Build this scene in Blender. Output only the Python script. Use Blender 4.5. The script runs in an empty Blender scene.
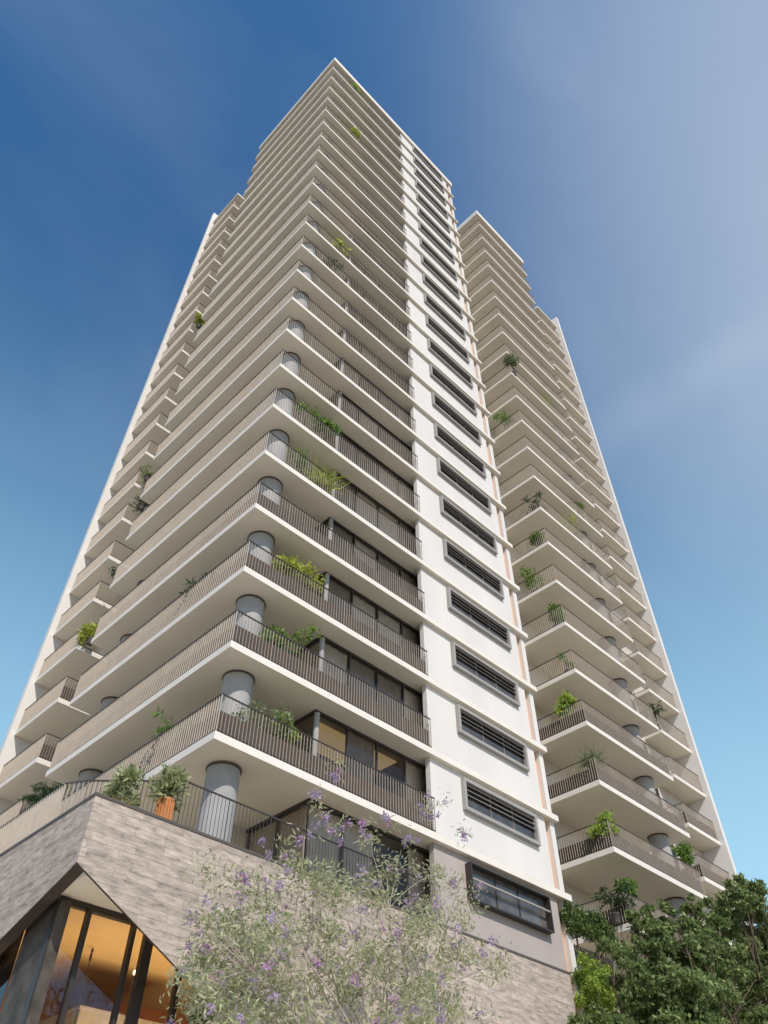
import bpy, math, random
import numpy as np
from mathutils import Vector, Matrix
R = math.radians
rng = np.random.default_rng(7)
random.seed(7)
scene = bpy.context.scene
COL = scene.collection

# ------------------------------------------------------------------ camera
CAM = np.array([-10.5084, -17.3452, -8.6026]); PITCH = .8143; YAW = .7843; FPX = 774.35
cd = bpy.data.cameras.new('camera'); cam = bpy.data.objects.new('camera', cd); COL.objects.link(cam)
cam.location = CAM; cam.rotation_euler = (math.pi/2 + PITCH, 0, -YAW)
cd.sensor_width = 36; cd.lens = FPX*36/1024; cd.clip_end = 5000; cd.clip_start = .1
scene.camera = cam
FW = np.array([math.sin(YAW)*math.cos(PITCH), math.cos(YAW)*math.cos(PITCH), math.sin(PITCH)])
RT = np.array([math.cos(YAW), -math.sin(YAW), 0]); UP = np.cross(RT, FW)
def on(u, v, ax, val):                      # measured photo point -> point on a world plane
    d = FW + RT*(u-384)/FPX - UP*(v-512)/FPX
    return CAM + d*(val-CAM[ax])/d[ax]

# ------------------------------------------------------------------ materials
def new_mat(name):
    m = bpy.data.materials.new(name); m.use_nodes = True
    nt = m.node_tree; nt.nodes.clear()
    out = nt.nodes.new('ShaderNodeOutputMaterial')
    return m, nt, out
def N(nt, t, **kw):
    n = nt.nodes.new(t)
    for k, v in kw.items():
        if k.startswith('i_'): n.inputs[k[2:].replace('_', ' ')].default_value = v
        else: setattr(n, k, v)
    return n
def rgb(c): return (c[0], c[1], c[2], 1)
def surf(name, c, rough=.7, var=.08, scale=1.5, spec=.3, metal=0, bump=0, streak=0, bscale=30):
    m, nt, out = new_mat(name); L = nt.links.new
    b = N(nt, 'ShaderNodeBsdfPrincipled'); b.inputs['Roughness'].default_value = rough
    b.inputs['Specular IOR Level'].default_value = spec; b.inputs['Metallic'].default_value = metal
    tc = N(nt, 'ShaderNodeTexCoord'); geo = N(nt, 'ShaderNodeNewGeometry')
    mp = N(nt, 'ShaderNodeMapping'); L(geo.outputs['Position'], mp.inputs['Vector'])
    if streak: mp.inputs['Scale'].default_value = (1, 1, .15)
    no = N(nt, 'ShaderNodeTexNoise'); no.inputs['Scale'].default_value = scale; no.inputs['Detail'].default_value = 6
    L(mp.outputs['Vector'], no.inputs['Vector'])
    r = N(nt, 'ShaderNodeValToRGB'); r.color_ramp.elements[0].position = .3; r.color_ramp.elements[1].position = .7
    r.color_ramp.elements[0].color = rgb([x*(1-var) for x in c]); r.color_ramp.elements[1].color = rgb([min(1, x*(1+var)) for x in c])
    L(no.outputs['Fac'], r.inputs['Fac']); L(r.outputs['Color'], b.inputs['Base Color'])
    if bump:
        n2 = N(nt, 'ShaderNodeTexNoise'); n2.inputs['Scale'].default_value = bscale; n2.inputs['Detail'].default_value = 4
        L(geo.outputs['Position'], n2.inputs['Vector'])
        bp = N(nt, 'ShaderNodeBump'); bp.inputs['Strength'].default_value = bump; bp.inputs['Distance'].default_value = .02
        L(n2.outputs['Fac'], bp.inputs['Height']); L(bp.outputs['Normal'], b.inputs['Normal'])
    L(b.outputs['BSDF'], out.inputs['Surface'])
    return m
def leaf_mat(name, c1, c2, trans=.35, rough=.5):
    m, nt, out = new_mat(name); L = nt.links.new
    geo = N(nt, 'ShaderNodeNewGeometry')
    r = N(nt, 'ShaderNodeValToRGB'); r.color_ramp.elements[0].color = rgb(c1); r.color_ramp.elements[1].color = rgb(c2)
    L(geo.outputs['Random Per Island'], r.inputs['Fac'])
    b = N(nt, 'ShaderNodeBsdfPrincipled'); b.inputs['Roughness'].default_value = rough; b.inputs['Specular IOR Level'].default_value = .35
    L(r.outputs['Color'], b.inputs['Base Color'])
    t = N(nt, 'ShaderNodeBsdfTranslucent'); L(r.outputs['Color'], t.inputs['Color'])
    mx = N(nt, 'ShaderNodeMixShader'); mx.inputs[0].default_value = trans
    L(b.outputs['BSDF'], mx.inputs[1]); L(t.outputs['BSDF'], mx.inputs[2]); L(mx.outputs['Shader'], out.inputs['Surface'])
    return m
def glass_mat(name, tint=(.55, .56, .54), gloss=.12, rough=.02):
    m, nt, out = new_mat(name); L = nt.links.new
    tr = N(nt, 'ShaderNodeBsdfTransparent'); tr.inputs['Color'].default_value = rgb(tint)
    gl = N(nt, 'ShaderNodeBsdfGlossy'); gl.inputs['Roughness'].default_value = rough; gl.inputs['Color'].default_value = (.9, .92, .95, 1)
    fr = N(nt, 'ShaderNodeFresnel'); fr.inputs['IOR'].default_value = 1.45
    ad = N(nt, 'ShaderNodeMath', operation='ADD'); ad.inputs[1].default_value = gloss; ad.use_clamp = True
    L(fr.outputs['Fac'], ad.inputs[0])
    mx = N(nt, 'ShaderNodeMixShader'); L(ad.outputs[0], mx.inputs[0]); L(tr.outputs[0], mx.inputs[1]); L(gl.outputs[0], mx.inputs[2])
    L(mx.outputs[0], out.inputs['Surface'])
    return m
def stone_mat(name):
    m, nt, out = new_mat(name); L = nt.links.new
    geo = N(nt, 'ShaderNodeNewGeometry'); sp = N(nt, 'ShaderNodeSeparateXYZ'); L(geo.outputs['Position'], sp.inputs[0])
    ad = N(nt, 'ShaderNodeMath', operation='ADD'); L(sp.outputs['X'], ad.inputs[0]); L(sp.outputs['Y'], ad.inputs[1])
    cb = N(nt, 'ShaderNodeCombineXYZ'); L(ad.outputs[0], cb.inputs['X']); L(sp.outputs['Z'], cb.inputs['Y'])
    br = N(nt, 'ShaderNodeTexBrick'); br.offset = .37; br.offset_frequency = 2; br.squash = .7; br.squash_frequency = 3
    for k, v in (('Scale', 1), ('Mortar Size', .006), ('Mortar Smooth', .3), ('Brick Width', 1.15), ('Row Height', .2), ('Bias', 0)): br.inputs[k].default_value = v
    br.inputs['Color1'].default_value = (0, 0, 0, 1); br.inputs['Color2'].default_value = (1, 1, 1, 1); br.inputs['Mortar'].default_value = (0, 0, 0, 1)
    wv = N(nt, 'ShaderNodeTexNoise'); wv.inputs['Scale'].default_value = .9; L(cb.outputs[0], wv.inputs['Vector'])
    wm = N(nt, 'ShaderNodeVectorMath', operation='MULTIPLY_ADD'); wm.inputs[1].default_value = (.06, .05, 0); L(wv.outputs['Color'], wm.inputs[0]); L(cb.outputs[0], wm.inputs[2])
    L(wm.outputs[0], br.inputs['Vector'])
    mp = N(nt, 'ShaderNodeMapping'); mp.inputs['Scale'].default_value = (1.5, 5, 1); L(cb.outputs[0], mp.inputs['Vector'])
    n1 = N(nt, 'ShaderNodeTexNoise'); n1.inputs['Scale'].default_value = 1.6; n1.inputs['Detail'].default_value = 8; n1.inputs['Roughness'].default_value = .65; L(mp.outputs[0], n1.inputs['Vector'])
    r1 = N(nt, 'ShaderNodeValToRGB'); e = r1.color_ramp.elements
    e[0].position = .28; e[0].color = (.18, .152, .13, 1); e[1].position = .76; e[1].color = (.57, .49, .43, 1)
    e2 = e.new(.42); e2.color = (.35, .30, .265, 1); e3 = e.new(.55); e3.color = (.45, .385, .335, 1)
    L(n1.outputs['Fac'], r1.inputs['Fac'])
    hsv = N(nt, 'ShaderNodeHueSaturation'); L(r1.outputs['Color'], hsv.inputs['Color'])
    mr = N(nt, 'ShaderNodeMapRange'); mr.inputs['To Min'].default_value = .84; mr.inputs['To Max'].default_value = 1.14
    L(br.outputs['Color'], mr.inputs['Value']); L(mr.outputs[0], hsv.inputs['Value'])
    mj = N(nt, 'ShaderNodeMixRGB'); mj.inputs['Color2'].default_value = (.16, .13, .115, 1); L(hsv.outputs[0], mj.inputs['Color1'])
    mf = N(nt, 'ShaderNodeMath', operation='MULTIPLY'); mf.inputs[1].default_value = .28; L(br.outputs['Fac'], mf.inputs[0]); L(mf.outputs[0], mj.inputs['Fac'])
    b = N(nt, 'ShaderNodeBsdfPrincipled'); b.inputs['Roughness'].default_value = .85; b.inputs['Specular IOR Level'].default_value = .2
    L(mj.outputs[0], b.inputs['Base Color'])
    hs = N(nt, 'ShaderNodeMath', operation='MULTIPLY_ADD'); hs.inputs[1].default_value = .5; L(br.outputs['Color'], hs.inputs[0]); L(n1.outputs['Fac'], hs.inputs[2])
    bp = N(nt, 'ShaderNodeBump'); bp.inputs['Strength'].default_value = .6; bp.inputs['Distance'].default_value = .05
    L(hs.outputs[0], bp.inputs['Height']); L(bp.outputs[0], b.inputs['Normal']); L(b.outputs[0], out.inputs['Surface'])
    return m
def lit_mat(name, c, s):
    m, nt, out = new_mat(name)
    e = N(nt, 'ShaderNodeEmission'); e.inputs['Color'].default_value = rgb(c); e.inputs['Strength'].default_value = s
    nt.links.new(e.outputs[0], out.inputs['Surface']); return m

M = dict(
    white=surf('white_render', (.675, .66, .64), .8, .05, .6, bump=.08, streak=1),
    slab=surf('slab_paint', (.73, .695, .64), .75, .05, .8, bump=.06),
    tile=surf('balcony_floor_tile', (.46, .42, .36), .7, .1, 2),
    soffit=surf('soffit_paint', (.74, .685, .58), .8, .06, .35, bump=.05),
    wall=surf('beige_render', (.60, .55, .49), .8, .05, .5),
    grey_wall=surf('grey_taupe_render', (.40, .355, .335), .8, .04, .8),
    peach=surf('peach_render', (.72, .41, .22), .8, .05, .6),
    bar=surf('railing_taupe_metal', (.45, .395, .335), .5, .06, 3, spec=.4),
    rail=surf('railing_dark_metal', (.05, .042, .036), .4, .1, 3, spec=.5),
    panel=surf('railing_brown_panel', (.07, .053, .043), .5, .12, 2, spec=.4),
    frame=surf('dark_window_metal', (.035, .03, .027), .4, .1, 2, spec=.5),
    gframe=surf('grey_window_surround', (.33, .32, .305), .6, .06, 2),
    louvre=surf('louvre_metal', (.20, .185, .17), .5, .08, 3),
    dark=surf('dark_interior', (.03, .027, .025), .8, .2, 1),
    conc=surf('grey_column_concrete', (.35, .35, .35), .75, .12, 1.2, bump=.1),
    curtain=surf('curtain_cloth', (.29, .24, .195), .9, .12, 2),
    curtain_light=surf('pale_curtain_cloth', (.56, .49, .41), .9, .1, 2),
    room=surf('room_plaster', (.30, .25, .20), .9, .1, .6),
    glass=glass_mat('bay_glass', (.93, .91, .87), .0),
    lobby_glass=glass_mat('lobby_glass', (.86, .84, .8), .02),
    stone=stone_mat('split_stone_cladding'),
    coping=surf('coping_metal', (.10, .085, .075), .5, .1, 2),
    trim=surf('dark_bronze_trim', (.06, .045, .037), .5, .12, 2),
    orange=surf('orange_wood_ceiling', (.55, .37, .18), .6, .08, .7),
    red=surf('terracotta_wall', (.50, .20, .10), .7, .1, .8),
    strip=surf('terracotta_strip', (.62, .36, .24), .7, .1, .8),
    column_dark=surf('veined_grey_stone', (.072, .063, .054), .6, .5, 2.2, bump=.1),
    terracotta=surf('ribbed_wood_pot', (.50, .21, .085), .7, .15, 4),
    potgrey=surf('dark_pot', (.10, .09, .085), .6, .1, 3),
    ground=surf('ground_soil', (.22, .19, .15), .95, .2, .2, bump=.3),
    pave=surf('plaza_paving', (.60, .55, .47), .85, .1, .7, bump=.1),
    road=surf('asphalt', (.05, .05, .05), .9, .15, 2, bump=.2),
    kerb=surf('kerb_stone', (.38, .36, .34), .85, .1, 2),
    paint=surf('road_paint', (.75, .75, .72), .7, .1, 4),
    bark=surf('bark', (.10, .075, .055), .9, .3, 5, bump=.5),
    bark_pale=surf('pale_bark', (.42, .36, .33), .9, .2, 5, bump=.4),
    bulb=lit_mat('lamp_bulb', (1, .72, .4), 10),
    fence=surf('fence_green_grey', (.21, .22, .19), .6, .1, 3),
)
LEAF = dict(
    dark=leaf_mat('dark_tree_leaf', (.07, .12, .035), (.33, .41, .16), .48),
    lime=leaf_mat('lime_leaf', (.20, .32, .05), (.46, .58, .12), .5),
    green=leaf_mat('green_leaf', (.09, .18, .035), (.25, .38, .08), .45),
    deep=leaf_mat('deep_leaf', (.025, .06, .025), (.075, .13, .05), .3),
    pale=leaf_mat('pale_leaf', (.16, .20, .10), (.34, .38, .22), .4),
    yellow=leaf_mat('yellow_leaf', (.30, .36, .05), (.58, .62, .14), .5),
    airy=leaf_mat('feathery_leaf', (.31, .36, .17), (.62, .62, .43), .5),
    olive=leaf_mat('olive_leaf', (.22, .27, .11), (.56, .59, .34), .5),
    violet=leaf_mat('violet_petal', (.36, .27, .47), (.60, .48, .66), .5),
    pink=leaf_mat('pink_petal', (.46, .25, .48), (.62, .42, .62), .45),
    vine=leaf_mat('vine_leaf', (.06, .10, .03), (.22, .30, .10), .42),
    bougain=leaf_mat('orange_petal', (.45, .14, .07), (.6, .3, .15), .4),
)

# ------------------------------------------------------------------ mesh building
class MB:
    def __init__(s): s.v = []; s.f = []; s.m = []; s.smooth = []
    def add(s, vs, fs, mi=0, sm=False):
        o = len(s.v); s.v += [tuple(map(float, p)) for p in vs]
        for f in fs: s.f.append(tuple(i+o for i in f)); s.m.append(mi); s.smooth.append(sm)
    def box(s, x0, x1, y0, y1, z0, z1, mi=0, bottom=None):
        vs = [(x0,y0,z0),(x1,y0,z0),(x1,y1,z0),(x0,y1,z0),(x0,y0,z1),(x1,y0,z1),(x1,y1,z1),(x0,y1,z1)]
        s.add(vs, [(4,5,6,7),(0,1,5,4),(1,2,6,5),(2,3,7,6),(3,0,4,7)], mi); s.add(vs, [(3,2,1,0)], mi if bottom is None else bottom)
    def prism(s, poly, z0, z1, mi=0, bottom=None, bev=0):
        n = len(poly); vs = [(x,y,z0) for x,y in poly] + [(x,y,z1) for x,y in poly]
        s.add(vs, [tuple(range(n, 2*n))] + [(i,(i+1)%n,n+(i+1)%n,n+i) for i in range(n)], mi)
        s.add(vs, [tuple(range(n-1,-1,-1))], mi if bottom is None else bottom)
    def obox(s, a, b, w, z0, z1, mi=0):     # upright board from a to b (xy), thickness w
        a = np.array(a, float); b = np.array(b, float); d = (b-a)/np.linalg.norm(b-a); n = np.array([-d[1], d[0]])*w/2
        s.prism([a-n, b-n, b+n, a+n], z0, z1, mi)
    def tube(s, pts, rad, seg=8, mi=0, cap=True):
        pts = [np.array(p, float) for p in pts]
        if not hasattr(rad, '__len__'): rad = [rad]*len(pts)
        rings = []
        for i, p in enumerate(pts):
            t = pts[min(i+1, len(pts)-1)] - pts[max(i-1, 0)]; t /= np.linalg.norm(t)+1e-9
            a = np.cross(t, (0,0,1)) if abs(t[2]) < .95 else np.cross(t, (1,0,0)); a /= np.linalg.norm(a); b = np.cross(t, a)
            rings.append([p + rad[i]*(math.cos(q)*a + math.sin(q)*b) for q in (2*math.pi*k/seg for k in range(seg))])
        vs = [q for r in rings for q in r]; fs = []
        for i in range(len(pts)-1):
            for k in range(seg): fs.append((i*seg+k, i*seg+(k+1)%seg, (i+1)*seg+(k+1)%seg, (i+1)*seg+k))
        s.add(vs, fs, mi, True)
        if cap: s.add(rings[0], [tuple(range(seg-1,-1,-1))], mi); s.add(rings[-1], [tuple(range(seg))], mi)
    def lathe(s, prof, seg=20, c=(0,0,0), mi=0):
        n = len(prof); vs = [(c[0]+r*math.cos(2*math.pi*k/seg), c[1]+r*math.sin(2*math.pi*k/seg), c[2]+z) for r, z in prof for k in range(seg)]
        s.add(vs, [(i*seg+k, i*seg+(k+1)%seg, (i+1)*seg+(k+1)%seg, (i+1)*seg+k) for i in range(n-1) for k in range(seg)], mi, True)
        s.add(vs[:seg], [tuple(range(seg-1,-1,-1))], mi); s.add(vs[-seg:], [tuple(range(seg))], mi)
    def mesh(s, name, mats):
        me = bpy.data.meshes.new(name); me.from_pydata(s.v, [], s.f)
        for m in (mats if isinstance(mats, (list, tuple)) else [mats]): me.materials.append(m)
        me.polygons.foreach_set('material_index', s.m); me.polygons.foreach_set('use_smooth', s.smooth); me.update(); return me
    def build(s, name, mats, parent=None, loc=(0,0,0)): return link(name, s.mesh(name, mats), parent, loc)
def link(name, me, parent=None, loc=(0,0,0)):
    o = bpy.data.objects.new(name, me); COL.objects.link(o); o.location = loc; o.parent = parent; return o
def thing(name, label, cat, loc=(0,0,0), group=None):
    o = bpy.data.objects.new(name, None); COL.objects.link(o); o.location = loc; o.empty_display_size = .2
    o['label'] = label; o['category'] = cat
    if group: o['group'] = group
    return o
def structure(o): o['kind'] = 'structure'; return o
def copy_part(o, dz, parent):
    c = o.copy(); COL.objects.link(c); c.parent = parent; c.location = Vector(o.location) + Vector((0,0,dz))
    for ch in list(o.children):
        g = ch.copy(); COL.objects.link(g); g.parent = c
    return c
def bevel(me, w):
    import bmesh
    bm = bmesh.new(); bm.from_mesh(me)
    bmesh.ops.bevel(bm, geom=bm.edges[:], offset=w, segments=1, affect='EDGES', profile=.5)
    bm.to_mesh(me); bm.free()

def leaves_mesh(name, pts, L, W, mats, midx=None, up=.3, dirs=None, jit=.35, curl=.25):
    """rhombus leaves, one small folded face each, at pts"""
    pts = np.asarray(pts, float); n = len(pts)
    d = rng.normal(size=(n,3)) if dirs is None else np.asarray(dirs, float) + rng.normal(size=(n,3))*.5
    d[:,2] += up*.0; d /= np.linalg.norm(d, axis=1)[:,None]+1e-9
    nr = rng.normal(size=(n,3)); nr[:,2] += up*3; s = np.cross(d, nr); s /= np.linalg.norm(s, axis=1)[:,None]+1e-9
    nn = np.cross(s, d)
    l = L*(1+jit*rng.uniform(-1,1,n))[:,None]; w = W*(1+jit*rng.uniform(-1,1,n))[:,None]
    a = pts; b = pts + d*l*.45 + s*w*.5 + nn*l*curl*.25; c = pts + d*l - nn*l*curl*.3; e = pts + d*l*.45 - s*w*.5 + nn*l*curl*.25
    V = np.stack([a,b,c,e], 1).reshape(-1,3)
    me = bpy.data.meshes.new(name); me.vertices.add(4*n); me.vertices.foreach_set('co', V.ravel())
    me.loops.add(4*n); me.loops.foreach_set('vertex_index', np.arange(4*n, dtype=np.int32))
    me.polygons.add(n); me.polygons.foreach_set('loop_start', np.arange(0,4*n,4, dtype=np.int32)); me.polygons.foreach_set('loop_total', np.full(n,4,dtype=np.int32))
    for m in (mats if isinstance(mats,(list,tuple)) else [mats]): me.materials.append(m)
    if midx is not None: me.polygons.foreach_set('material_index', np.asarray(midx, dtype=np.int32))
    me.update(calc_edges=True); me.validate(); return me
def ball(n, c, r, sq=(1,1,1), shell=.5):
    d = rng.normal(size=(n,3)); d /= np.linalg.norm(d,axis=1)[:,None]
    q = rng.uniform(0,1,n)**shell
    return np.array(c) + d*q[:,None]*np.array(sq)*r

# ------------------------------------------------------------------ world and sun
SUN = Vector((-.47, -1.0, 1.0)).normalized()            # towards the sun, read from the shadows on the columns and fin
elev = math.asin(SUN.z); az = math.atan2(SUN.x, SUN.y)
HAZE_LOW = (3.3, 5.6, 6.9, 1); HAZE_EAST = (3.9, 4.6, 5.6, 1); EAST = (.558, -.375, .74)
w = bpy.data.worlds.new('World'); scene.world = w; w.use_nodes = True
nt = w.node_tree; nt.nodes.clear(); Lk = nt.links.new
wo = N(nt, 'ShaderNodeOutputWorld'); bg = N(nt, 'ShaderNodeBackground'); bg.inputs['Strength'].default_value = .14
sky = N(nt, 'ShaderNodeTexSky', sky_type='NISHITA'); sky.sun_disc = False
sky.sun_elevation = elev; sky.sun_rotation = az; sky.air_density = 1.0; sky.dust_density = .5; sky.ozone_density = 2.2; sky.altitude = 0
tc = N(nt, 'ShaderNodeTexCoord')
# thin summer haze: denser low down and towards the east, with faint cirrus
def dotfac(vec, lo, hi, out, smooth='SMOOTHSTEP'):
    d = N(nt, 'ShaderNodeVectorMath', operation='DOT_PRODUCT'); d.inputs[1].default_value = vec; Lk(tc.outputs['Generated'], d.inputs[0])
    r = N(nt, 'ShaderNodeMapRange', interpolation_type=smooth)
    for k_, v_ in (('From Min', lo), ('From Max', hi), ('To Min', 0), ('To Max', out)): r.inputs[k_].default_value = v_
    Lk(d.outputs['Value'], r.inputs['Value']); return r
nef = dotfac((.7,.7,0), -.45, .2, 1.0)
tint = N(nt, 'ShaderNodeMixRGB', blend_type='MULTIPLY'); Lk(nef.outputs[0], tint.inputs['Fac']); tint.inputs['Color2'].default_value = (.44, .87, 1.10, 1)
Lk(sky.outputs[0], tint.inputs['Color1'])
lowf = dotfac((0,0,-1), -.93, -.12, 1.0)
hz = N(nt, 'ShaderNodeMixRGB'); hz.inputs['Color2'].default_value = HAZE_LOW; ne2 = dotfac((.7,.7,0), -.1, .55, 1.0); lm = N(nt, 'ShaderNodeMath', operation='MULTIPLY'); Lk(lowf.outputs[0], lm.inputs[0]); Lk(ne2.outputs[0], lm.inputs[1]); Lk(lm.outputs[0], hz.inputs['Fac']); Lk(tint.outputs[0], hz.inputs['Color1'])
e0 = dotfac(tuple(Vector(EAST).normalized()), .62, 1.0, 1.0)
eastf = N(nt, 'ShaderNodeMath', operation='POWER'); eastf.inputs[1].default_value = 2.0; Lk(e0.outputs[0], eastf.inputs[0])
em = N(nt, 'ShaderNodeMath', operation='MULTIPLY'); em.inputs[1].default_value = .66; Lk(eastf.outputs[0], em.inputs[0]); eastf = em
mp = N(nt, 'ShaderNodeMapping'); mp.inputs['Scale'].default_value = (1.2, 2.2, 1.8); mp.inputs['Rotation'].default_value = (R(12), R(25), R(-30))
Lk(tc.outputs['Generated'], mp.inputs['Vector'])
cn = N(nt, 'ShaderNodeTexNoise'); cn.inputs['Scale'].default_value = 1.6; cn.inputs['Detail'].default_value = 6; cn.inputs['Roughness'].default_value = .5; cn.inputs['Distortion'].default_value = .4
Lk(mp.outputs[0], cn.inputs['Vector'])
cr = N(nt, 'ShaderNodeMapRange'); cr.inputs['From Min'].default_value = .5; cr.inputs['From Max'].default_value = .8; cr.inputs['To Min'].default_value = .0; cr.inputs['To Max'].default_value = .13
Lk(cn.outputs['Fac'], cr.inputs['Value'])
# one faint cirrus streak in the east
cd_ = N(nt, 'ShaderNodeVectorMath', operation='DOT_PRODUCT'); cd_.inputs[1].default_value = (0.7689, 0.0349, -0.6384); Lk(tc.outputs['Generated'], cd_.inputs[0])
wob = N(nt, 'ShaderNodeMath', operation='MULTIPLY_ADD'); wob.inputs[1].default_value = .10; wob.inputs[2].default_value = -.05; Lk(cn.outputs['Fac'], wob.inputs[0])
ca = N(nt, 'ShaderNodeMath', operation='ADD'); Lk(cd_.outputs['Value'], ca.inputs[0]); Lk(wob.outputs[0], ca.inputs[1])
cb_ = N(nt, 'ShaderNodeMath', operation='ABSOLUTE'); Lk(ca.outputs[0], cb_.inputs[0])
cc_ = N(nt, 'ShaderNodeMapRange', interpolation_type='SMOOTHSTEP'); Lk(cb_.outputs[0], cc_.inputs['Value'])
for k_, v_ in (('From Min', 0), ('From Max', .05), ('To Min', .085), ('To Max', 0)): cc_.inputs[k_].default_value = v_
reg = dotfac((0.6288, 0.1509, 0.7628), .962, .996, 1.0)
cm_ = N(nt, 'ShaderNodeMath', operation='MULTIPLY'); Lk(cc_.outputs[0], cm_.inputs[0]); Lk(reg.outputs[0], cm_.inputs[1])
cs_ = N(nt, 'ShaderNodeMath', operation='ADD'); Lk(cm_.outputs[0], cs_.inputs[0]); Lk(cr.outputs[0], cs_.inputs[1]); cr = cs_
sm = N(nt, 'ShaderNodeMath', operation='ADD'); Lk(eastf.outputs[0], sm.inputs[0]); Lk(cr.outputs[0], sm.inputs[1]); sm.use_clamp = True
mx = N(nt, 'ShaderNodeMixRGB'); mx.inputs['Color2'].default_value = HAZE_EAST
Lk(sm.outputs[0], mx.inputs['Fac']); Lk(hz.outputs[0], mx.inputs['Color1'])
Lk(mx.outputs[0], bg.inputs['Color']); Lk(bg.outputs[0], wo.inputs['Surface'])
sl = bpy.data.lights.new('sun', 'SUN'); sl.energy = 3.9; sl.angle = R(.6); sl.color = (1, .915, .81)
so = bpy.data.objects.new('sun', sl); COL.objects.link(so); so.rotation_euler = (-SUN).to_track_quat('-Z', 'Y').to_euler(); so.location = (-20,-40,60)
vs = scene.view_settings; vs.view_transform = 'Standard'; vs.look = 'None'; vs.gamma = 1; vs.exposure = 0; vs.use_curve_mapping = False
scene.cycles.max_bounces = 8; scene.cycles.diffuse_bounces = 5; scene.cycles.transparent_max_bounces = 24

# ------------------------------------------------------------------ ground
GZ = -10.2; H = 3.2
b = MB(); b.box(-900, 900, -900, 900, GZ-.6, GZ-.13); structure(b.build('ground', M['ground']))
b = MB(); b.box(-60, 80, -22.5, 60, GZ-.129, GZ); structure(b.build('pavement', M['pave']))
b = MB(); b.box(-300, 300, -33, -22.66, GZ-.126, GZ-.122); structure(b.build('road', M['road']))
b = MB(); b.box(-300, 300, -22.65, -22.51, GZ-.126, GZ+.004); structure(b.build('kerb', M['kerb']))
b = MB()
for i in range(-20, 20): b.box(i*6, i*6+3, -27.8, -27.65, GZ-.118, GZ-.114)
structure(b.build('road_marking', M['paint']))

# ------------------------------------------------------------------ the tower
tower = thing('apartment_tower', 'tall white apartment tower with stacked wraparound balconies and two wings', 'apartment building')
FT = .255
def slab_part(name, poly, k, label=None):
    b = MB(); b.prism(poly, -FT, -.006, 0, 1); q = np.array(poly); c_ = q.mean(0); b.add([(x,y,-.004) for x,y in poly], [tuple(range(len(poly)))], 2); me = b.mesh(name, [M['slab'], M['soffit'], M['tile']])
    return me
SL_MAIN = [(0,0),(17.2,0),(17.2,4.2),(4.22,4.2),(4.22,11.77),(0,11.77)]
SL_SMALL_L = [(1.28,17.05),(3.62,17.05),(3.62,21.49),(1.28,21.49)]
SL_R = [(21.35,0),(29.72,0),(29.72,3.75),(21.35,3.75)]
SL_SMALL_R = [(35.3,2.27),(39.19,2.27),(39.19,3.75),(35.3,3.75)]
def levels(name, poly, ks, bottom_poly=None):
    me = slab_part(name, poly, 0); me2 = me
    for k in ks: link(name, me, tower, (0,0,k*H))
levels('floor_slab', SL_MAIN, range(1, 24))
levels('floor_slab', SL_R, range(1, 24))
levels('balcony_slab', SL_SMALL_L, range(1, 25))
levels('balcony_slab', SL_SMALL_R, range(1, 25))
for poly in (SL_MAIN, SL_R):
    b = MB(); b.prism(poly, -.36, .5, 0, 1); b.build('roof_slab', [M['slab'], M['soffit']], tower, (0,0,24*H))
ZT = 24*H + .1
# solid walls
b = MB(); b.box(9.4, 16.42, .2, .42, 3.0, ZT); b.box(10.1, 16.42, .42, 4.0, 3.0, ZT); b.build('front_wall', M['white'], tower)
b = MB(); b.box(9.4, 16.42, .203, .42, -.03, 3.0); b.box(10.1, 16.42, .42, 4.0, -.03, 3.0); b.box(15.46, 16.42, .203, 4.0, GZ-.1, -.03); b.build('lower_wall', M['grey_wall'], tower)
b = MB(); b.box(16.42, 16.80, .42, 4.0, GZ-.1, ZT); b.build('recess_strip', M['peach'], tower)
b = MB(); b.box(16.80, 17.1, .21, 4.0, GZ-.1, ZT); b.build('corner_pier', M['white'], tower)
b = MB(); b.box(3.6, 17.0, 4.0, 21.48, -.03, ZT); b.build('core_wall', M['wall'], tower)
b = MB(); b.box(17.0, 21.6, 4.4, 21, GZ-.1, ZT-6); b.build('recess_wall', M['wall'], tower)
b = MB(); b.box(21.6, 39.19, 3.6, 21.5, GZ-.1, ZT); b.build('core_wall', M['wall'], tower)
b = MB(); b.box(1.0, 9, 21.5, 21.85, GZ-.1, 78.7); b.build('fin_wall', M['white'], tower)
b = MB(); b.box(39.2, 39.55, 1.95, 9, GZ-.1, 78.7); b.build('fin_wall', M['white'], tower)
# columns
b = MB(); b.lathe([(.5, 0), (.5, H-FT-.07)], 32); b.lathe([(.535, H-FT-.069), (.535, H-FT)], 32, mi=1); cme = b.mesh('column', [M['conc'], M['coping']])
for k in range(0, 24):
    for p in ((1.27, 1.22), (1.25, 10.3), (28.35, 1.15)):
        if k == 0 and p[0] > 20: continue
        link('column', cme, tower, (p[0], p[1], k*H + (-.02 if k == 0 else 0)))

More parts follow.
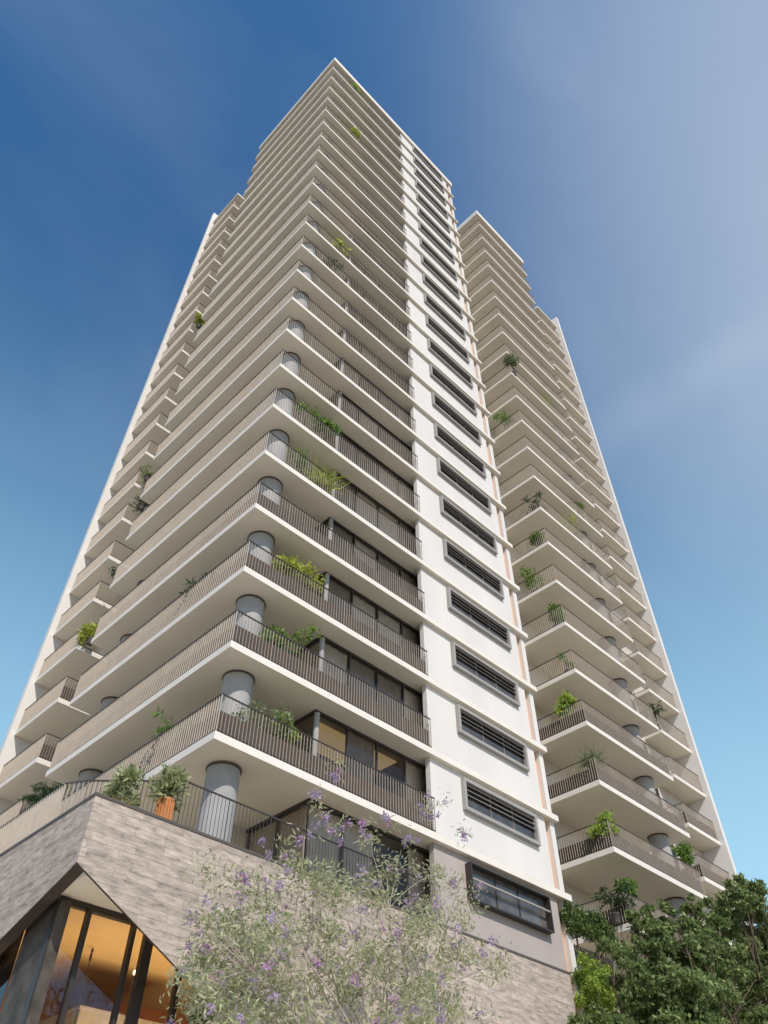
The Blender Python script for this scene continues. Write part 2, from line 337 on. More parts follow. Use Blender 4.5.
# railings
RH = 1.28
def railing_meshes(path, bd=.038, bt=.0092, sp=.128, bm='bar'):
    """path: xy polyline just inside the slab edge; upright flat bars set at right angles to the run"""
    hr = MB(); ba = MB(); pa = MB()
    path = [np.array(p, float) for p in path]
    for i in range(len(path)-1):
        a, c = path[i], path[i+1]; L = np.linalg.norm(c-a); d = (c-a)/L; n = np.array([-d[1], d[0]])
        e0 = a - d*.02 if i == 0 else a; 
        hr.obox(a-d*.024, c+d*.024, .05, RH-.03, RH + .0005*i)
        hr.obox(a-d*.012, c+d*.012, .03, .06, .09+.0005*i)
        m = max(1, int(L/sp)); w_ = bt*1.3 if abs(d[1]) > .9 and a[0] < 1.5 else bt*.62
        for j in range(m+1):
            q = a + d*L*j/m
            ba.obox(q-n*bd/2, q+n*bd/2, w_ if j % 12 else w_*2.2, .005, RH-.03)
        pa.obox(a + n*.045 + d*.05, c + n*.045 - d*.05, .02, .03, RH*.58)
    return hr.mesh('handrail', M['rail']), ba.mesh('balusters', M[bm]), pa.mesh('panel', M['panel'])
def add_railings(path, ks, panel_to):
    hr, ba, pa = railing_meshes(path)
    for k in ks:
        o = link('railing', ba, tower, (0,0,k*H)); link('handrail', hr, o)
        if k <= panel_to: link('backing_panel', pa, o)
e = .06
add_railings([(3.6,11.77-e),(e,11.77-e),(e,e),(9.37,e)], range(1,24), 4)
add_railings([(21.35+e,3.5),(21.35+e,e),(29.72-e,e),(29.72-e,3.55)][::1], range(1,24), 4)
add_railings([(1.28+e,21.45),(1.28+e,17.05+e),(3.55,17.05+e)], range(1,24), 4)
add_railings([(35.3+e,3.55),(35.3+e,2.27+e),(39.15,2.27+e)], range(1,24), 4)

# louvred windows in the white wall
WX0, WX1, WZ0, WZ1 = 11.12, 15.66, 1.47, 2.74
def window_meshes(x0, x1, z0, z1, y, t=.13, dep=.17):
    fr = MB(); 
    fr.box(x0, x1, y-dep, y+.1, z1-t, z1); fr.box(x0, x1, y-dep, y+.1, z0, z0+t)
    fr.box(x0, x0+t, y-dep+.002, y+.1, z0+t, z1-t); fr.box(x1-t, x1, y-dep+.002, y+.1, z0+t, z1-t)
    return fr
fr = window_meshes(WX0, WX1, WZ0, WZ1, .2)
fme = fr.mesh('window_surround', M['gframe'])
lv = MB()
zi0, zi1 = WZ0+.13, WZ1-.13; xi0, xi1 = WX0+.13, WX1-.13
for j in range(3):
    z = zi1 - .05 - j*.2
    lv.add([(xi0,.09,z-.055),(xi1,.09,z-.055),(xi1,.17,z+.025),(xi0,.17,z+.025),(xi0,.09,z-.075),(xi1,.09,z-.075),(xi1,.17,z+.005),(xi0,.17,z+.005)],
           [(0,1,2,3),(7,6,5,4),(0,4,5,1),(1,5,6,2),(2,6,7,3),(3,7,4,0)])
lme = lv.mesh('louvre_blades', M['louvre'])
pn = MB(); pn.box(xi0, xi1, .186, .196, zi0, zi1); pme = pn.mesh('window_pane', surf('dark_glass', (.05,.047,.045), .08, .5, 1.4, spec=.9))
mu = MB()
for x in (xi0+(xi1-xi0)*.36, xi0+(xi1-xi0)*.68): mu.box(x-.025, x+.025, .165, .185, zi0, zi1)
mu.box(xi0, xi1, .163, .184, zi0, zi0+.05)
mme = mu.mesh('mullions', M['louvre'])
cu = MB()
for (a, c) in ((.05,.3),(.42,.6),(.72,.9)): cu.box(xi0+(xi1-xi0)*a, xi0+(xi1-xi0)*c, .1835, .1855, zi0+.03, zi0+.5)
for k in range(1, 24):
    o = link('window', fme, tower, (0,0,k*H)); 
    for n_, me_ in (('pane', pme), ('mullions', mme), ('louvre_blades', lme)): link(n_, me_, o)
# the single lower window in the grey wall: thin dark box frame
fr = window_meshes(11.0, 15.55, 1.42, 2.68, .2, .05, .28); o = fr.build('window', M['frame'], tower)
b = MB(); b.box(11.05, 15.5, .187, .197, 1.47, 2.63); b.build('pane', surf('curtained_glass', (.10,.09,.085), .12, .6, 1.3, spec=.8), o)
b = MB(); b.box(11.05, 15.5, -.06, .0, 2.12, 2.17); b.build('crossbar', M['gframe'], o)
for x in (12.6, 13.9):
    b = MB(); b.box(x-.025, x+.025, .16, .186, 1.47, 2.63); b.build('mullion', M['frame'], o)
# glazed bays beside the white wall
GX = 4.25; GY = .78; GE = 10.08; GH = H-FT
def bay():
    f = MB(); 
    f.box(GX, GE, GY, GY+.07, GH-.11, GH); f.box(GX, GX+.07, GY+.07, 3.99, GH-.11, GH); f.box(GX, GE, GY, GY+.07, 0, .1); f.box(GX, GX+.07, GY+.07, 3.99, 0, .1)
    for i in range(1, 4):
        x = GX + (GE-GX)*(i/4.0)+.06; f.box(x-.03, x+.03, GY-.005, GY+.065, .1, GH-.11)
    f.box(GE-.12, GE, GY-.005, GY+.065, .1, GH-.11)
    f.box(GX, GX+.07, 2.3, 2.36, .1, GH-.11)
    g = MB(); g.add([(GX+.1,GY+.035,.1),(GE-.12,GY+.035,.1),(GE-.12,GY+.035,GH-.11),(GX+.1,GY+.035,GH-.11)], [(0,1,2,3)]); g.add([(GX+.035,GY+.1,.1),(GX+.035,3.95,.1),(GX+.035,3.95,GH-.11),(GX+.035,GY+.1,GH-.11)], [(3,2,1,0)])
    p = MB(); p.tube([(GX+.1,GY+.02,0.02),(GX+.1,GY+.02,GH-.12)], .1, 12)
    return f.mesh('bay_frame', M['frame']), g.mesh('bay_glass', M['glass']), p.mesh('corner_post', M['conc'])
bf, bgm, bp_ = bay()
def curtain_mesh(spans, mat, name='curtain'):
    c = MB()
    for x0, x1 in spans:
        n = max(6, int((x1-x0)/.045)); top = []; bot = []
        for i in range(n+1):
            x = x0+(x1-x0)*i/n; y = GY+.14+.03*math.sin(i*1.9)+.012*math.sin(i*.7+x)
            top.append((x,y,GH-.13)); bot.append((x,y,.03))
        c.add(top+bot, [(i,i+1,n+2+i,n+1+i) for i in range(n)], 0, True)
    return c.mesh(name, mat)
pw = (GE-GX)/4
cset = []
for i in range(6):
    tone = [[0,1,0,0],[1,0,0,1],[0,0,1,1],[0,1,1,0],[2,0,2,1],[1,1,2,1]][i]
    c0 = curtain_mesh([(GX+pw*j+.12, GX+pw*(j+1)+.04) for j in range(4) if tone[j] == 0] + [(GX+.15,GX+.2)], M['curtain'])
    c1 = curtain_mesh([(GX+pw*j+.12, GX+pw*(j+1)+.04) for j in range(4) if tone[j] == 1], M['curtain_light'])
    cset.append((c0, c1))
side = []
for nm in ('curtain', 'curtain_light'):
    c = MB(); nn_ = 60; top = []; bot = []
    for i in range(nn_+1):
        y = 1.0 + 2.85*i/nn_; x = GX + .15 + .03*math.sin(i*1.9); top.append((x,y,GH-.13)); bot.append((x,y,.03))
    c.add(top+bot, [(i+1,i,nn_+1+i,nn_+2+i) for i in range(nn_)], 0, True); side.append(c.mesh('curtain', M[nm]))
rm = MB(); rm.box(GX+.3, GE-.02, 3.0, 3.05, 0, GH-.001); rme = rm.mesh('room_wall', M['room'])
warm = lit_mat('lit_ceiling_panel', (1, .72, .34), .24)
order = [5, 4, 1, 3, 0, 3, 2, 0, 1, 0, 2, 0, 3, 0, 1, 0, 0, 2, 0, 1, 0, 3, 0, 0]
for k in range(0, 24):
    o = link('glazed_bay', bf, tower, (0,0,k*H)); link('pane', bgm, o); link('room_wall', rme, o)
    if k: link('corner_post', bp_, o)
    for cm in cset[order[k]]: link('curtain', cm, o)
    link('curtain', side[1 if k in (0, 2, 5, 6, 9) else 0], o)
    if k == 1:
        b = MB(); b.box(GX+.5, GE-1.3, 1.3, 2.9, GH-.03, GH-.02); b.build('ceiling_light', warm, o)
# balcony doors on the set-back walls at the ends of the long balconies
b = MB(); b.box(0, 2.2, -.05, .02, 0.02, 2.6); b.box(-.06, 0, -.06, .02, .02, 2.66); b.box(2.2, 2.26, -.06, .02, .02, 2.66); b.box(1.07,1.13,-.065,.02,.02,2.6); b.box(0, 2.2, -.06, .02, 2.6, 2.66)
dme = b.mesh('balcony_door', M['frame'])
for k in range(1, 24):
    link('balcony_door', dme, tower, (32.9, 3.59, k*H))
    d = link('balcony_door', dme, tower, (3.59, 16.4, k*H)); d.rotation_euler = (0,0,R(-90))

# ------------------------------------------------------------------ podium
podium = thing('stone_podium', 'stone-clad podium with slanted openings and a warm glazed lobby below the tower', 'podium')
def upright(poly, axis, c0, c1, mi_side, edges=None):
    """polygon of (h, z) on a plane axis=c0, thickened to c1; edges: {edge index: material}"""
    b = MB(); n = len(poly)
    P = (lambda h, z, c: (c, h, z)) if axis == 0 else (lambda h, z, c: (h, c, z))
    vs = [P(h,z,c0) for h,z in poly] + [P(h,z,c1) for h,z in poly]
    b.add(vs, [tuple(range(n)), tuple(range(2*n-1,n-1,-1))], 0)
    for i in range(n): b.add(vs, [(i,(i+1)%n,n+(i+1)%n,n+i)], (edges or {}).get(i, 0))
    return b
PX, PY = -3.15, -.5
b = upright([(PX,-.04),(15.45,-.04),(15.45,GZ-.1),(14.45,GZ-.1),(PX,-1.57)], 1, PY, PY+.07, 0, {3:1}); b.build('stone_wall', [M['stone'], M['trim']], podium)
b = upright([(PY+.07,-.043),(22,-.043),(22,-8.5),(PY+.07,-1.593)], 0, PX, PX+.3, 0, {2:1}); b.build('stone_wall', [M['stone'], M['trim']], podium)
b = MB(); b.prism([(PX-.02,PY-.02),(15.47,PY-.02),(15.47,.2),(PX+.32,.2),(PX+.32,22),(PX-.02,22)], -.038, .03); b.build('coping', M['coping'], podium)
b = MB(); b.box(PX+.3, 15.4, PY+.07, 22, -.5, -.05); b.build('terrace_floor', M['pave'], podium)
b = MB(); b.box(PX+.3, 15.4, PY+.07, 22, -1.75, -1.60); b.build('soffit', M['soffit'], podium)
b = MB(); b.box(15.15, 15.45, PY+.3, 22, GZ-.1, -.05); b.build('side_wall', M['stone'], podium)
b = MB(); b.box(17.1, 39, 1.4, 3.5, GZ-.1, .3); b.build('rear_wall', M['stone'], podium)
LX, LY = -2.7, .97
b = MB(); b.box(LX, 14.9, LY-.03, LY+.06, -1.86, -1.75); b.box(LX, LX+.09, LY+.06, 20, -1.86, -1.75)
b.build('glazing_head', M['frame'], podium)
def mull(x, wd): 
    b = MB(); b.box(x-wd/2, x+wd/2, LY-.06, LY+.10, GZ, -1.86); b.build('mullion', M['frame'], podium)
for x, wd in ((-2.62,.14),(-1.88,.10),(-.67,.10),(-.22,.24),(.78,.12),(1.9,.1),(3.1,.1),(4.3,.1)): mull(x, wd)
for y in (3.4, 4.8, 6.2):
    b = MB(); b.box(LX-.05, LX+.07, y-.05, y+.05, GZ, -1.86); b.build('mullion', M['frame'], podium)
b = MB(); b.box(LX+.2, 14.9, LY+.01, LY+.02, GZ, -1.86); b.build('lobby_glass', M['lobby_glass'], podium)
b = MB(); b.box(LX+.03, LX+.04, 2.4, 20, GZ, -1.86); b.build('lobby_glass', M['lobby_glass'], podium)
b = MB(); b.box(LX+.03, LX+.28, LY-.15, 2.33, GZ, -1.87); b.build('lobby_column', M['column_dark'], podium)
b = MB(); b.box(1.02, 1.35, .30, .62, GZ, -1.75); b.build('lobby_column', M['conc'], podium)
b = MB(); b.box(LX+.1, 12, LY+.11, 6.6, -1.90, -1.862); b.build('lobby_ceiling', M['orange'], podium)
b = MB(); b.box(LX+.1, 12, 6.6, 6.7, GZ, -1.91); b.build('lobby_wall', M['red'], podium)
b = MB(); b.box(11.9, 12, LY+.2, 6.6, GZ, -1.91); b.build('lobby_wall', M['red'], podium)
b = MB(); b.box(-1.9, -1.85, 6.56, 6.6, GZ, -1.95); b.box(.3, .35, 6.56, 6.6, GZ, -1.95); b.box(-2.5, 6, 6.55, 6.6, -3.2, -3.15)
b.build('wall_battens', M['strip'], podium)
b = MB(); b.box(LX+.1, 12, LY+.11, 6.6, GZ+.004, GZ+.02); b.build('lobby_floor', M['pave'], podium)
# mezzanine balcony inside the lobby
b = MB(); b.box(-.42, 2.4, 3.2, 6.5, -4.4, -3.2); b.box(-.45, 2.43, 3.17, 6.52, -3.2, -3.14); b.build('mezzanine', M['curtain'], podium)
lp = bpy.data.lights.new('lobby_light', 'AREA'); lp.shape = 'RECTANGLE'; lp.size = 5; lp.size_y = 1.6; lp.energy = 430; lp.color = (1, .80, .52)
lo = bpy.data.objects.new('lobby_light', lp); COL.objects.link(lo); lo.location = (.6, 1.5, -5.4); lo.rotation_euler = (math.pi-.6, 0, 0); lo.parent = podium

# terrace railing
hr, ba, pa = railing_meshes([(-2.98,20),(-2.98,1.9),(-2.63,1.33)], .06, .011)
hr2, ba2, pa = railing_meshes([(-2.63,1.33),(-.86,-.41),(8.9,-.41)], .011, .018, .118, 'rail')
tr = thing('terrace_railing', 'slim metal railing with thin bars along the stone podium edge', 'railing')
for q in (hr, hr2): link('handrail', q, tr, (0,0,-.08))
for q in (ba, ba2): link('balusters', q, tr, (0,0,-.08))
# lobby lamps
def floor_lamp(label, u, v, h, lit=True):
    p = on(u, v, 1, 3.0)
    t = thing('floor_lamp', label, 'lamp', (p[0], 3.0, p[2]-h), 'slim lamps in the lobby')
    b = MB(); b.tube([(0,0,0),(0,0,h-.12)], .012, 8); b.lathe([(.09,0),(.09,.02),(.02,.03)], 12); b.build('stem', M['frame'], t)
    b = MB(); b.lathe([(.012,h-.3),(.03,h-.28),(.03,h-.13),(.02,h-.12)], 12); b.build('lamp_holder', M['frame'], t)
    b = MB(); b.lathe([(.008,h-.12),(.03,h-.09),(.035,h-.05),(.02,h-.01),(.004,h)], 12); b.build('bulb' if lit else 'shade', M['bulb'] if lit else M['frame'], t)
floor_lamp('slim dark standing lamp left of the wide mullion in the orange lobby', 93, 948, 6.9, False)
floor_lamp('slim standing lamp with a bright bulb just left of the widest mullion', 135, 970, 6.9)

# ------------------------------------------------------------------ plants
def foliage(style, s=1.0, mat='green', n=None):
    if style == 'bush':
        P = np.concatenate([ball(n or 150, (rng.uniform(-.28,.28)*s, rng.uniform(-.2,.2)*s, (.36+rng.uniform(-.3,.35))*s), .27*s, (1,1,.9)) for _ in range(6)])
        return leaves_mesh('foliage', P, .15*s, .07*s, LEAF[mat])
    if style == 'loose':
        P = np.concatenate([ball(n or 45, (rng.uniform(-.6,.6)*s, rng.uniform(-.15,.15)*s, (.3+rng.uniform(-.1,.45))*s), .26*s) for _ in range(8)])
        return leaves_mesh('foliage', P, .13*s, .06*s, LEAF[mat])
    if style == 'palm':
        pts = []; dr = []
        for i in range(13):
            a = rng.uniform(0, 2*math.pi); ln = s*rng.uniform(.6,1.05); lift = rng.uniform(.5,1.15)
            for t in np.linspace(.12, 1, 16):
                p = np.array([math.cos(a)*ln*t*.75, math.sin(a)*ln*t*.75, .2*s + s*lift*t*.9 - s*.75*t*t*(1.25-lift*.5)])
                side = np.array([-math.sin(a), math.cos(a), 0])
                for q in (-1, 1): pts.append(p); dr.append(side*q*.9 + np.array([math.cos(a), math.sin(a), -.35])*.7)
        return leaves_mesh('foliage', pts, .26*s, .045*s, LEAF[mat], dirs=dr, jit=.2)
    if style == 'grass':
        P = ball(n or 220, (0,0,.1*s), .18*s, (1.4,.8,.4)); d = rng.normal(size=(len(P),3))*.45; d[:,2] = 1
        return leaves_mesh('foliage', P, .8*s, .035*s, LEAF[mat], dirs=d, curl=.6)
    if style == 'olive':
        cs = [np.array((rng.uniform(-.3,.3), rng.uniform(-.3,.3), .62+rng.uniform(-.36,.36)))*s for _ in range(16)]
        P = np.concatenate([ball(n or 50, c, .24*s, (1,1,1), .6) for c in cs])
        d = P - np.array([0,0,.3*s]); d /= np.linalg.norm(d,axis=1)[:,None]
        return leaves_mesh('foliage', P, .22*s, .065*s, LEAF[mat], dirs=d*.6, jit=.4)
def pot_mesh(r, h, mat):
    b = MB(); b.lathe([(r*.75,0),(r*.8,.02),(r,h-.04),(r*1.06,h-.03),(r*1.06,h),(r*.9,h),(r*.88,h-.05)], 18); return b.mesh('pot', mat)
POT = pot_mesh(.2, .38, M['potgrey'])
def stems_mesh(s, h=.3):
    b = MB()
    for i in range(5):
        a = rng.uniform(0,6.28); h1 = max(.1, h-.3)+.35*s
        b.tube([(.03*math.cos(a),.03*math.sin(a),0),(.09*s*math.cos(a),.09*s*math.sin(a),h1*.6),(.2*s*math.cos(a+.4),.2*s*math.sin(a+.4),h1+.1)], [.014,.01,.004], 5)
    return b.mesh('stems', M['bark'])
def place(label, style, mat, k, face, u, v, s, inset=.45, name='potted_plant', z=None):
    """plant standing on balcony level k; face 'y': near the edge of the front facade; 'x': near the edge of the left facade"""
    if face == 'y': p = on(u, v, 1, inset)
    elif face == 'x': p = on(u, v, 0, inset)
    elif face == 'sx': p = on(u, v, 0, 1.28+inset)
    elif face == 'sy': p = on(u, v, 1, 2.27+inset)
    elif face == 'rx': p = on(u, v, 0, 21.35+inset)
    t = thing(name, label, 'plant', (p[0], p[1], k*H), 'plants on the balconies')
    s *= {'bush': 1.45, 'loose': 1.35, 'palm': 1.5, 'grass': 1.5}[style]
    zc = min(1.9, max(.75, p[2]-k*H)); mid = {'bush': .5, 'loose': .5, 'palm': .75, 'grass': .6}[style]*s
    z0 = max(.2, zc-mid)
    link('pot', POT, t); link('stems', stems_mesh(s, z0), t, (0,0,.3)); link('foliage', foliage(style, s, mat), t, (0,0,z0))
    return t
SPEC = [
 # front facade of the main wing
 ('pale leafy planter right of the column on the lowest wraparound balcony','loose','pale',1,'y',264,716,1.0),
 ('fresh green bush beside the glazed bay on the lowest wraparound balcony','bush','lime',1,'y',288,722,.62),
 ('large bright green bush on the second wraparound balcony up, right of its column','loose','green',2,'y',288,634,1.15),
 ('upright yellow-green bush beside the column on the third wraparound balcony up','bush','yellow',3,'y',285,566,.85),
 ('wide yellow-green bush by the glazing on the third wraparound balcony up','loose','yellow',3,'y',312,578,.85),
 ('yellow reed-like plant behind the front railing on the fifth wraparound balcony up','grass','yellow',5,'y',322,478,.95),
 ('loose olive-green plant beside the column on the fifth wraparound balcony up','loose','green',5,'y',303,462,.8),
 ('dark bushy plant by the glazing corner on the sixth wraparound balcony up','bush','green',6,'y',327,427,.85),
 ('pale plant right of the column on the sixth wraparound balcony up','loose','green',6,'y',306,410,.8),
 ('small plant beside the glazing on the tenth wraparound balcony up','palm','deep',11,'y',333,260,.6),
 ('bright yellow-green bush near the front edge high up on the main wing','bush','yellow',12,'y',339,246,1.05),
 ('yellowish plant on a front balcony in the upper third of the main wing','bush','yellow',19,'y',352,128,1.0),
 ('lime plant hanging by the topmost balcony edge under the roof slab','bush','lime',23,'y',354,86,1.0),
 # left facade, long balconies
 ('arching green palm on the left side of the lowest wraparound balcony','palm','green',1,'x',182,712,.75),
 ('dark palm leaning over the left railing of the third wraparound balcony up','palm','deep',3,'x',203,572,.8),
 ('small dark plant on the left edge of the seventh wraparound balcony up','palm','deep',7,'x',140,529,.6),
 ('tiny dark plant on the left edge of the ninth wraparound balcony up','bush','deep',12,'x',212,333,.45),
 ('tiny dark plant high on the left edge of the main wing','bush','deep',14,'x',287,254,.4),
 # left small balconies
 ('yellow-green bush at the corner of the third visible small balcony on the left','bush','yellow',5,'sx',93,634,1.0),
 ('dark leafy plant at the corner of the fourth visible small balcony on the left','loose','deep',6,'sx',112,603,.8),
 ('dark green spiky plant at the corner of a small left balcony','palm','deep',8,'sx',139,515,.6),
 ('olive spiky plant on the small left balcony just above the dark spiky one','palm','green',9,'sx',146,482,.6),
 ('yellow plant at the corner of a small left balcony in the upper half','bush','yellow',15,'sx',196,334,.9),
 # right wing
 ('dark palm on the lowest balcony of the right wing above the hedge','palm','deep',1,'y',610,888,.8),
 ('green leafy plant at the corner of the right wing balcony nearest the trees','bush','green',1,'y',628,890,.75),
 ('big round lime bush on the second balcony up of the right wing','bush','lime',2,'rx',603,820,1.05),
 ('small plant in the corner of the third balcony up of the right wing','grass','pale',3,'rx',590,756,.8),
 ('bright lime bush behind the railing of the fourth balcony up of the right wing','bush','lime',4,'rx',565,702,.95),
 ('slender bush at the railing corner of the fifth balcony up of the right wing','loose','green',5,'rx',566,660,.65),
 ('tall green plant near the corner of the sixth balcony up of the right wing','bush','green',6,'rx',553,610,1.0),
 ('large dense green plant filling the seventh balcony up of the right wing','loose','green',7,'rx',534,581,1.25),
 ('small pale plant at the corner of the eighth balcony up of the right wing','bush','green',8,'rx',538,538,.8),
 ('dark drooping palm on the ninth balcony up of the right wing','palm','deep',9,'rx',533,499,.9),
 ('yellow plant on the long edge of the ninth balcony up of the right wing','palm','yellow',9,'y',559,494,.75),
 ('green plant on the long edge of the tenth balcony up of the right wing','bush','green',10,'y',571,482,.6),
 ('green bush filling the twelfth balcony up of the right wing','loose','green',12,'rx',501,400,1.1),
 ('pale green bush on the fourteenth balcony up of the right wing','bush','pale',14,'rx',508,346,1.0),
 ('yellow climbing plant on the long edge of the right wing, upper half','loose','yellow',14,'y',536,357,.85),
 ('green plant by the side railing of the lowest visible small balcony on the right','bush','green',3,'sy',684,852,.9),
 ('dark palm at the side of a small right balcony, fourth of those in view','palm','deep',6,'sy',640,669,.8),
 ('dark bush on the long right wing balcony beside its column','bush','deep',8,'y',578,539,.3),
]
for s_ in SPEC:
    if s_[4] == 'sy': place(*s_[:7], s_[7], .3)
    else: place(*s_[:7], s_[7])
# the two planters at the podium corner
for (x, y, lab, s, pm, g) in ((-1.17,-.20,'olive shrub in a ribbed orange wooden pot on the podium edge',1.0,'terracotta','olive'),
                             (-2.22,.02,'olive shrub nearest the podium corner, its pot hidden by the stone edge',1.0,'terracotta','olive')):
    t = thing('potted_shrub', lab, 'plant', (x, y, -.05), 'olive shrubs on the podium corner')
    b = MB(); seg = 20; r = .2
    ph = .62 if x > -2 else .3
    b.lathe([(r*.85,0),(r,.05),(r,ph),(r*1.05,ph+.01),(r*1.05,ph+.06),(r*.9,ph+.06),(r*.88,ph-.02)], 20)
    for i in range(16):
        a = 2*math.pi*i/16; b.tube([(r*1.03*math.cos(a), r*1.03*math.sin(a), .06),(r*1.03*math.cos(a), r*1.03*math.sin(a), ph)], .022, 5)
    b.build('pot', M[pm], t); zo = .45 if x > -2 else -.05
    link('stems', stems_mesh(s), t, (0,0,.4)); link('foliage', foliage('olive', s, g), t, (0,0,zo))
# ferns behind the terrace railing on the left
for i, (u, v) in enumerate(((41,794),(53,786))):
    p = on(u, v, 1, 14.5+i)
    t = thing('fern', ['green fern below the smallest visible left balcony, nearer the railing','green fern in the gap at the left end of the lowest long balcony'][i], 'plant', (p[0], p[1], H), 'ferns at the left end of the tower')
    zc = p[2]-H
    link('pot', POT, t); link('stems', stems_mesh(1.3, max(.4, zc-.8)), t, (0,0,.3)); link('foliage', foliage('palm', 1.0, 'deep'), t, (0,0,max(.3, zc-.6)))
b = MB(); b.box(.4, 3.6, 12.6, 17.04, -.25, 0); b.build('planter_ledge', M['slab'], tower, (0,0,H))
# ------------------------------------------------------------------ trees
def limb(b, p0, p1, r0, r1, bend=.12, n=5, seg=7):
    p0 = np.array(p0, float); p1 = np.array(p1, float); L = np.linalg.norm(p1-p0)
    off = rng.normal(size=3)*L*bend
    pts = [p0 + (p1-p0)*t + off*math.sin(math.pi*t) for t in np.linspace(0,1,n)]
    b.tube(pts, list(np.linspace(r0, r1, n)), seg, cap=False); return pts
def big_tree(label, base, crown, clumps, leafmat, nleaf, L, W, trunk_r=.3, bark='bark', name='tree', group=None, cat='tree'):
    base = np.array(base, float)
    t = thing(name, label, cat, base, group)
    b = MB(); cc = np.array(crown, float)-base
    fork = np.array([cc[0]*.5, cc[1]*.5, cc[2]*.55])
    limb(b, (0,0,-.1), fork, trunk_r, trunk_r*.6, .03)
    pts = []
    for (dx,dy,dz,r) in clumps:
        c = cc + np.array([dx,dy,dz]); mid = limb(b, fork, c, trunk_r*.35, .03)
        for _ in range(4): limb(b, mid[3], c+rng.normal(size=3)*r*.5, .035, .01, n=4, seg=5)
        nn = int(nleaf*r**2)
        # sub-clumps on the surface of each clump so that the outline is uneven and gaps show
        m = max(5, int(9*r)); 
        for _ in range(m):
            d = rng.normal(size=3); d /= np.linalg.norm(d); q = c + d*r*rng.uniform(.45,1.0)*np.array([1,1,.85])
            pts.append(ball(nn//m, q, r*rng.uniform(.22,.42), (1,1,.7), .6))
    P = np.concatenate(pts)
    b.build('trunk', M[bark], t); link('crown', leaves_mesh('crown', P, L, W, LEAF[leafmat]), t)
    return t
def clumps(n, rx, ry, rz, r0, r1):
    out = []
    for i in range(n):
        d = rng.normal(size=3); d /= np.linalg.norm(d); q = rng.uniform(.35,1)**.6
        out.append((d[0]*rx*q, d[1]*ry*q, d[2]*rz*q, rng.uniform(r0, r1)))
    return out
def outline_tree(label, base, fork, spots, depth, leafmat, per, L, W, tr):
    """spots: (u, v, radius m) of leaf clumps read off the photo, spread through the depth range"""
    base = np.array(base, float); t = thing('tree', label, 'tree', base, 'trees at the tower foot')
    b = MB(); fk = np.array(fork, float)-base; limb(b, (0,0,-.1), fk, tr, tr*.6, .02); pts = []
    for (u, v, r) in spots:
        c = on(u, v, 1, rng.uniform(*depth)) - base; mid = limb(b, fk + rng.normal(size=3)*.15, c, tr*.17, .015, .06)
        for _ in range(4): limb(b, mid[3], c+rng.normal(size=3)*r*.5, .018, .006, n=4, seg=5)
        m = int(13*r)+5
        for _ in range(m):
            d = rng.normal(size=3); d /= np.linalg.norm(d); q = c + d*r*rng.uniform(.3,1.05)*np.array([1,1,.85])
            pts.append(ball(int(per*r*r/m*rng.uniform(.6,1.3)), q, r*rng.uniform(.2,.42), (1,1,.65), .6))
    b.build('trunk', M['bark'], t); link('crown', leaves_mesh('crown', np.concatenate(pts), L, W, LEAF[leafmat], jit=.45), t); return t
big = [(735,900,.75),(752,893,.6),(722,915,.8),(705,925,.8),(690,935,.8),(742,925,1.1),(765,910,.9),(715,950,1.2),(690,965,1.2),(745,960,1.4),(765,945,1.1),(700,995,1.3),(735,1000,1.4),(768,990,1.3),(675,990,1.0),(680,1020,1.1),(715,1030,1.3),(760,1030,1.4),(668,955,.8),(785,960,1.3),(740,882,.35),(680,1050,1.2),(740,1060,1.4)]
outline_tree('large dark green tree at the right edge in front of the right wing', (25.2,-2.4,GZ), (25.0,-2.4,-4.6), big, (-3.6,-1.2), 'dark', 2500, .19, .105, .42)
small = [(655,940,.75),(640,928,.5),(640,948,.6),(632,915,.3),(650,965,.8),(662,985,.9),(634,968,.5),(628,1000,.55),(622,955,.45),(612,950,.35),(645,995,.7),(690,1000,.9),(705,960,.8),(725,975,.9),(755,980,.9),(648,915,.35),(668,912,.4),(690,908,.45),(620,985,.4),(640,990,.55),(650,1020,.9),(672,1000,.8),(615,1022,.55),(595,1022,.5),(610,1040,.8),(660,930,.5),(582,1026,.4),(640,1050,1.0)]
outline_tree('dark green tree left of the larger one, below the lowest balconies of the right wing', (17.9,-2.6,GZ), (17.9,-2.6,-4.4), small, (-3.2,-1.7), 'dark', 2700, .165, .09, .3)
# bright shrub and vine at the gap between the wings
def shrub(label, c, sx, sz, mat, n, L, W, name='shrub', zb=GZ, sy=.8, k=12):
    t = thing(name, label, 'shrub' if name == 'shrub' else 'hedge', (c[0], c[1], zb))
    pts = []
    for _ in range(k): pts.append(ball(n//k, (rng.uniform(-sx,sx)*.7, rng.uniform(-sy,sy)*.6, c[2]-zb+rng.uniform(-sz,sz)*.7), min(sx,sz)*rng.uniform(.22,.55)))
    b = MB()
    for i in range(6): limb(b, (rng.uniform(-.2,.2),rng.uniform(-.2,.2),0), pts[i].mean(0), .06, .015)
    b.build('stems', M['bark'], t); link('foliage', leaves_mesh('foliage', np.concatenate(pts), L, W, LEAF[mat]), t)
shrub('bright lime-green shrub beside the stone podium, left of the dark trees', on(597,987,1,-.2), 1.35, .95, 'lime', 7000, .15, .06, k=28)
shrub('dark green hedge above the slatted fence between the two wings', on(588,926,1,.1), 2.3, .62, 'vine', 9000, .13, .065, 'hedge', .3, .25, 46)
t = thing('slatted_fence', 'grey-green fence of upright slats between the hedge and the lime shrub', 'fence', (17.2,.6,.2))
b = MB()
for i in range(26): b.box(i*.14, i*.14+.06, 0, .025, 0, 1.5)
b.build('slats', M['fence'], t)
b = MB(); b.box(-.02, 3.6, .026, .06, .2, .27); b.box(-.02, 3.6, .026, .06, 1.2, 1.27); b.build('rails', M['fence'], t)

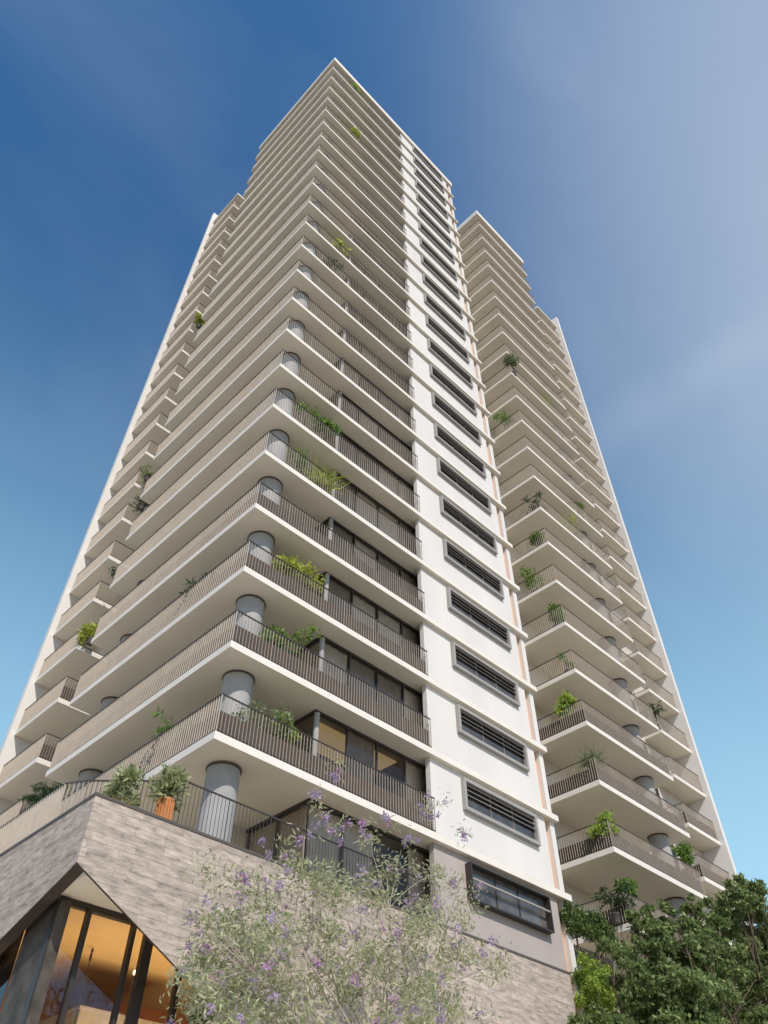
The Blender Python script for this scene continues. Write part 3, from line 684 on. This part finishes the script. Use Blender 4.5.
# flowering tree before the podium
def flowering_tree():
    base = np.array([3.7,-3.6,GZ]); t = thing('flowering_tree', 'airy tree with violet blossom in front of the stone podium', 'tree', base)
    b = MB(); top = np.array([3.3,-3.6,-5.6])-base
    limb(b, (0,0,-.1), top, .2, .13, .02)
    tips = []
    targets = []
    for _ in range(38):
        u = rng.uniform(205,470); 
        vtop = 790 + 90*abs((u-335)/150)**1.6 if u < 335 else 800 + 70*abs((u-335)/160)**1.3
        v = rng.uniform(vtop+55, 1090); targets.append(on(u, v, 1, rng.uniform(-4.6,-2.4))-base)
    for c in targets:
        m = limb(b, top+rng.normal(size=3)*.08, c, .034, .008, .06, 6, 6)
        for _ in range(5):
            q = c + rng.normal(size=3)*.42; limb(b, m[4], q, .014, .004, .1, 4, 4); tips.append(q)
    b.build('trunk', M['bark_pale'], t)
    pts = []; dirs = []
    for q in tips:
        pts.append(ball(95, q, rng.uniform(.3,.75), (1,1,.8), .5))
    fp = []
    for q in tips:
        for _ in range(1 if rng.uniform() < .62 else 0):
            c = q + rng.normal(size=3)*.35 + np.array([0,-.1,.1]); fp.append(ball(26, c, .13, (1,1,1.3), .6))
    # upright sprays that reach above the railing
    for (u, v) in ((316,800),(322,815),(338,770),(330,830),(345,822),(299,838),(462,832),(440,800),(425,812),(240,880),(215,905),(195,940),(452,880),(280,850),(365,830),(390,822),(410,840)):
        c = on(u, v, 1, -3.6+rng.uniform(-.5,.5))-base
        for _ in range(3): fp.append(ball(22, c+rng.normal(size=3)*.15, .09, (1,1,1.4), .6))
        pts.append(ball(26, c, .35, (1,1,1), .5))
    P = np.concatenate(pts)
    link('crown', leaves_mesh('crown', P, .15, .04, LEAF['airy'], jit=.5), t)
    F = np.concatenate(fp)
    link('blossom', leaves_mesh('blossom', F, .075, .055, [LEAF['violet'], LEAF['pink']], midx=(np.arange(len(F))//26 % 4 == 0).astype(int)), t)
flowering_tree()
# planting under the slanted stone edge
c = on(208,1010,1,-.1)
shrub('mixed shrub under the slanted stone edge beside the pale lobby column', (c[0]+.3, .0, c[2]-.2), .6, .6, 'deep', 1500, .14, .07, k=9)
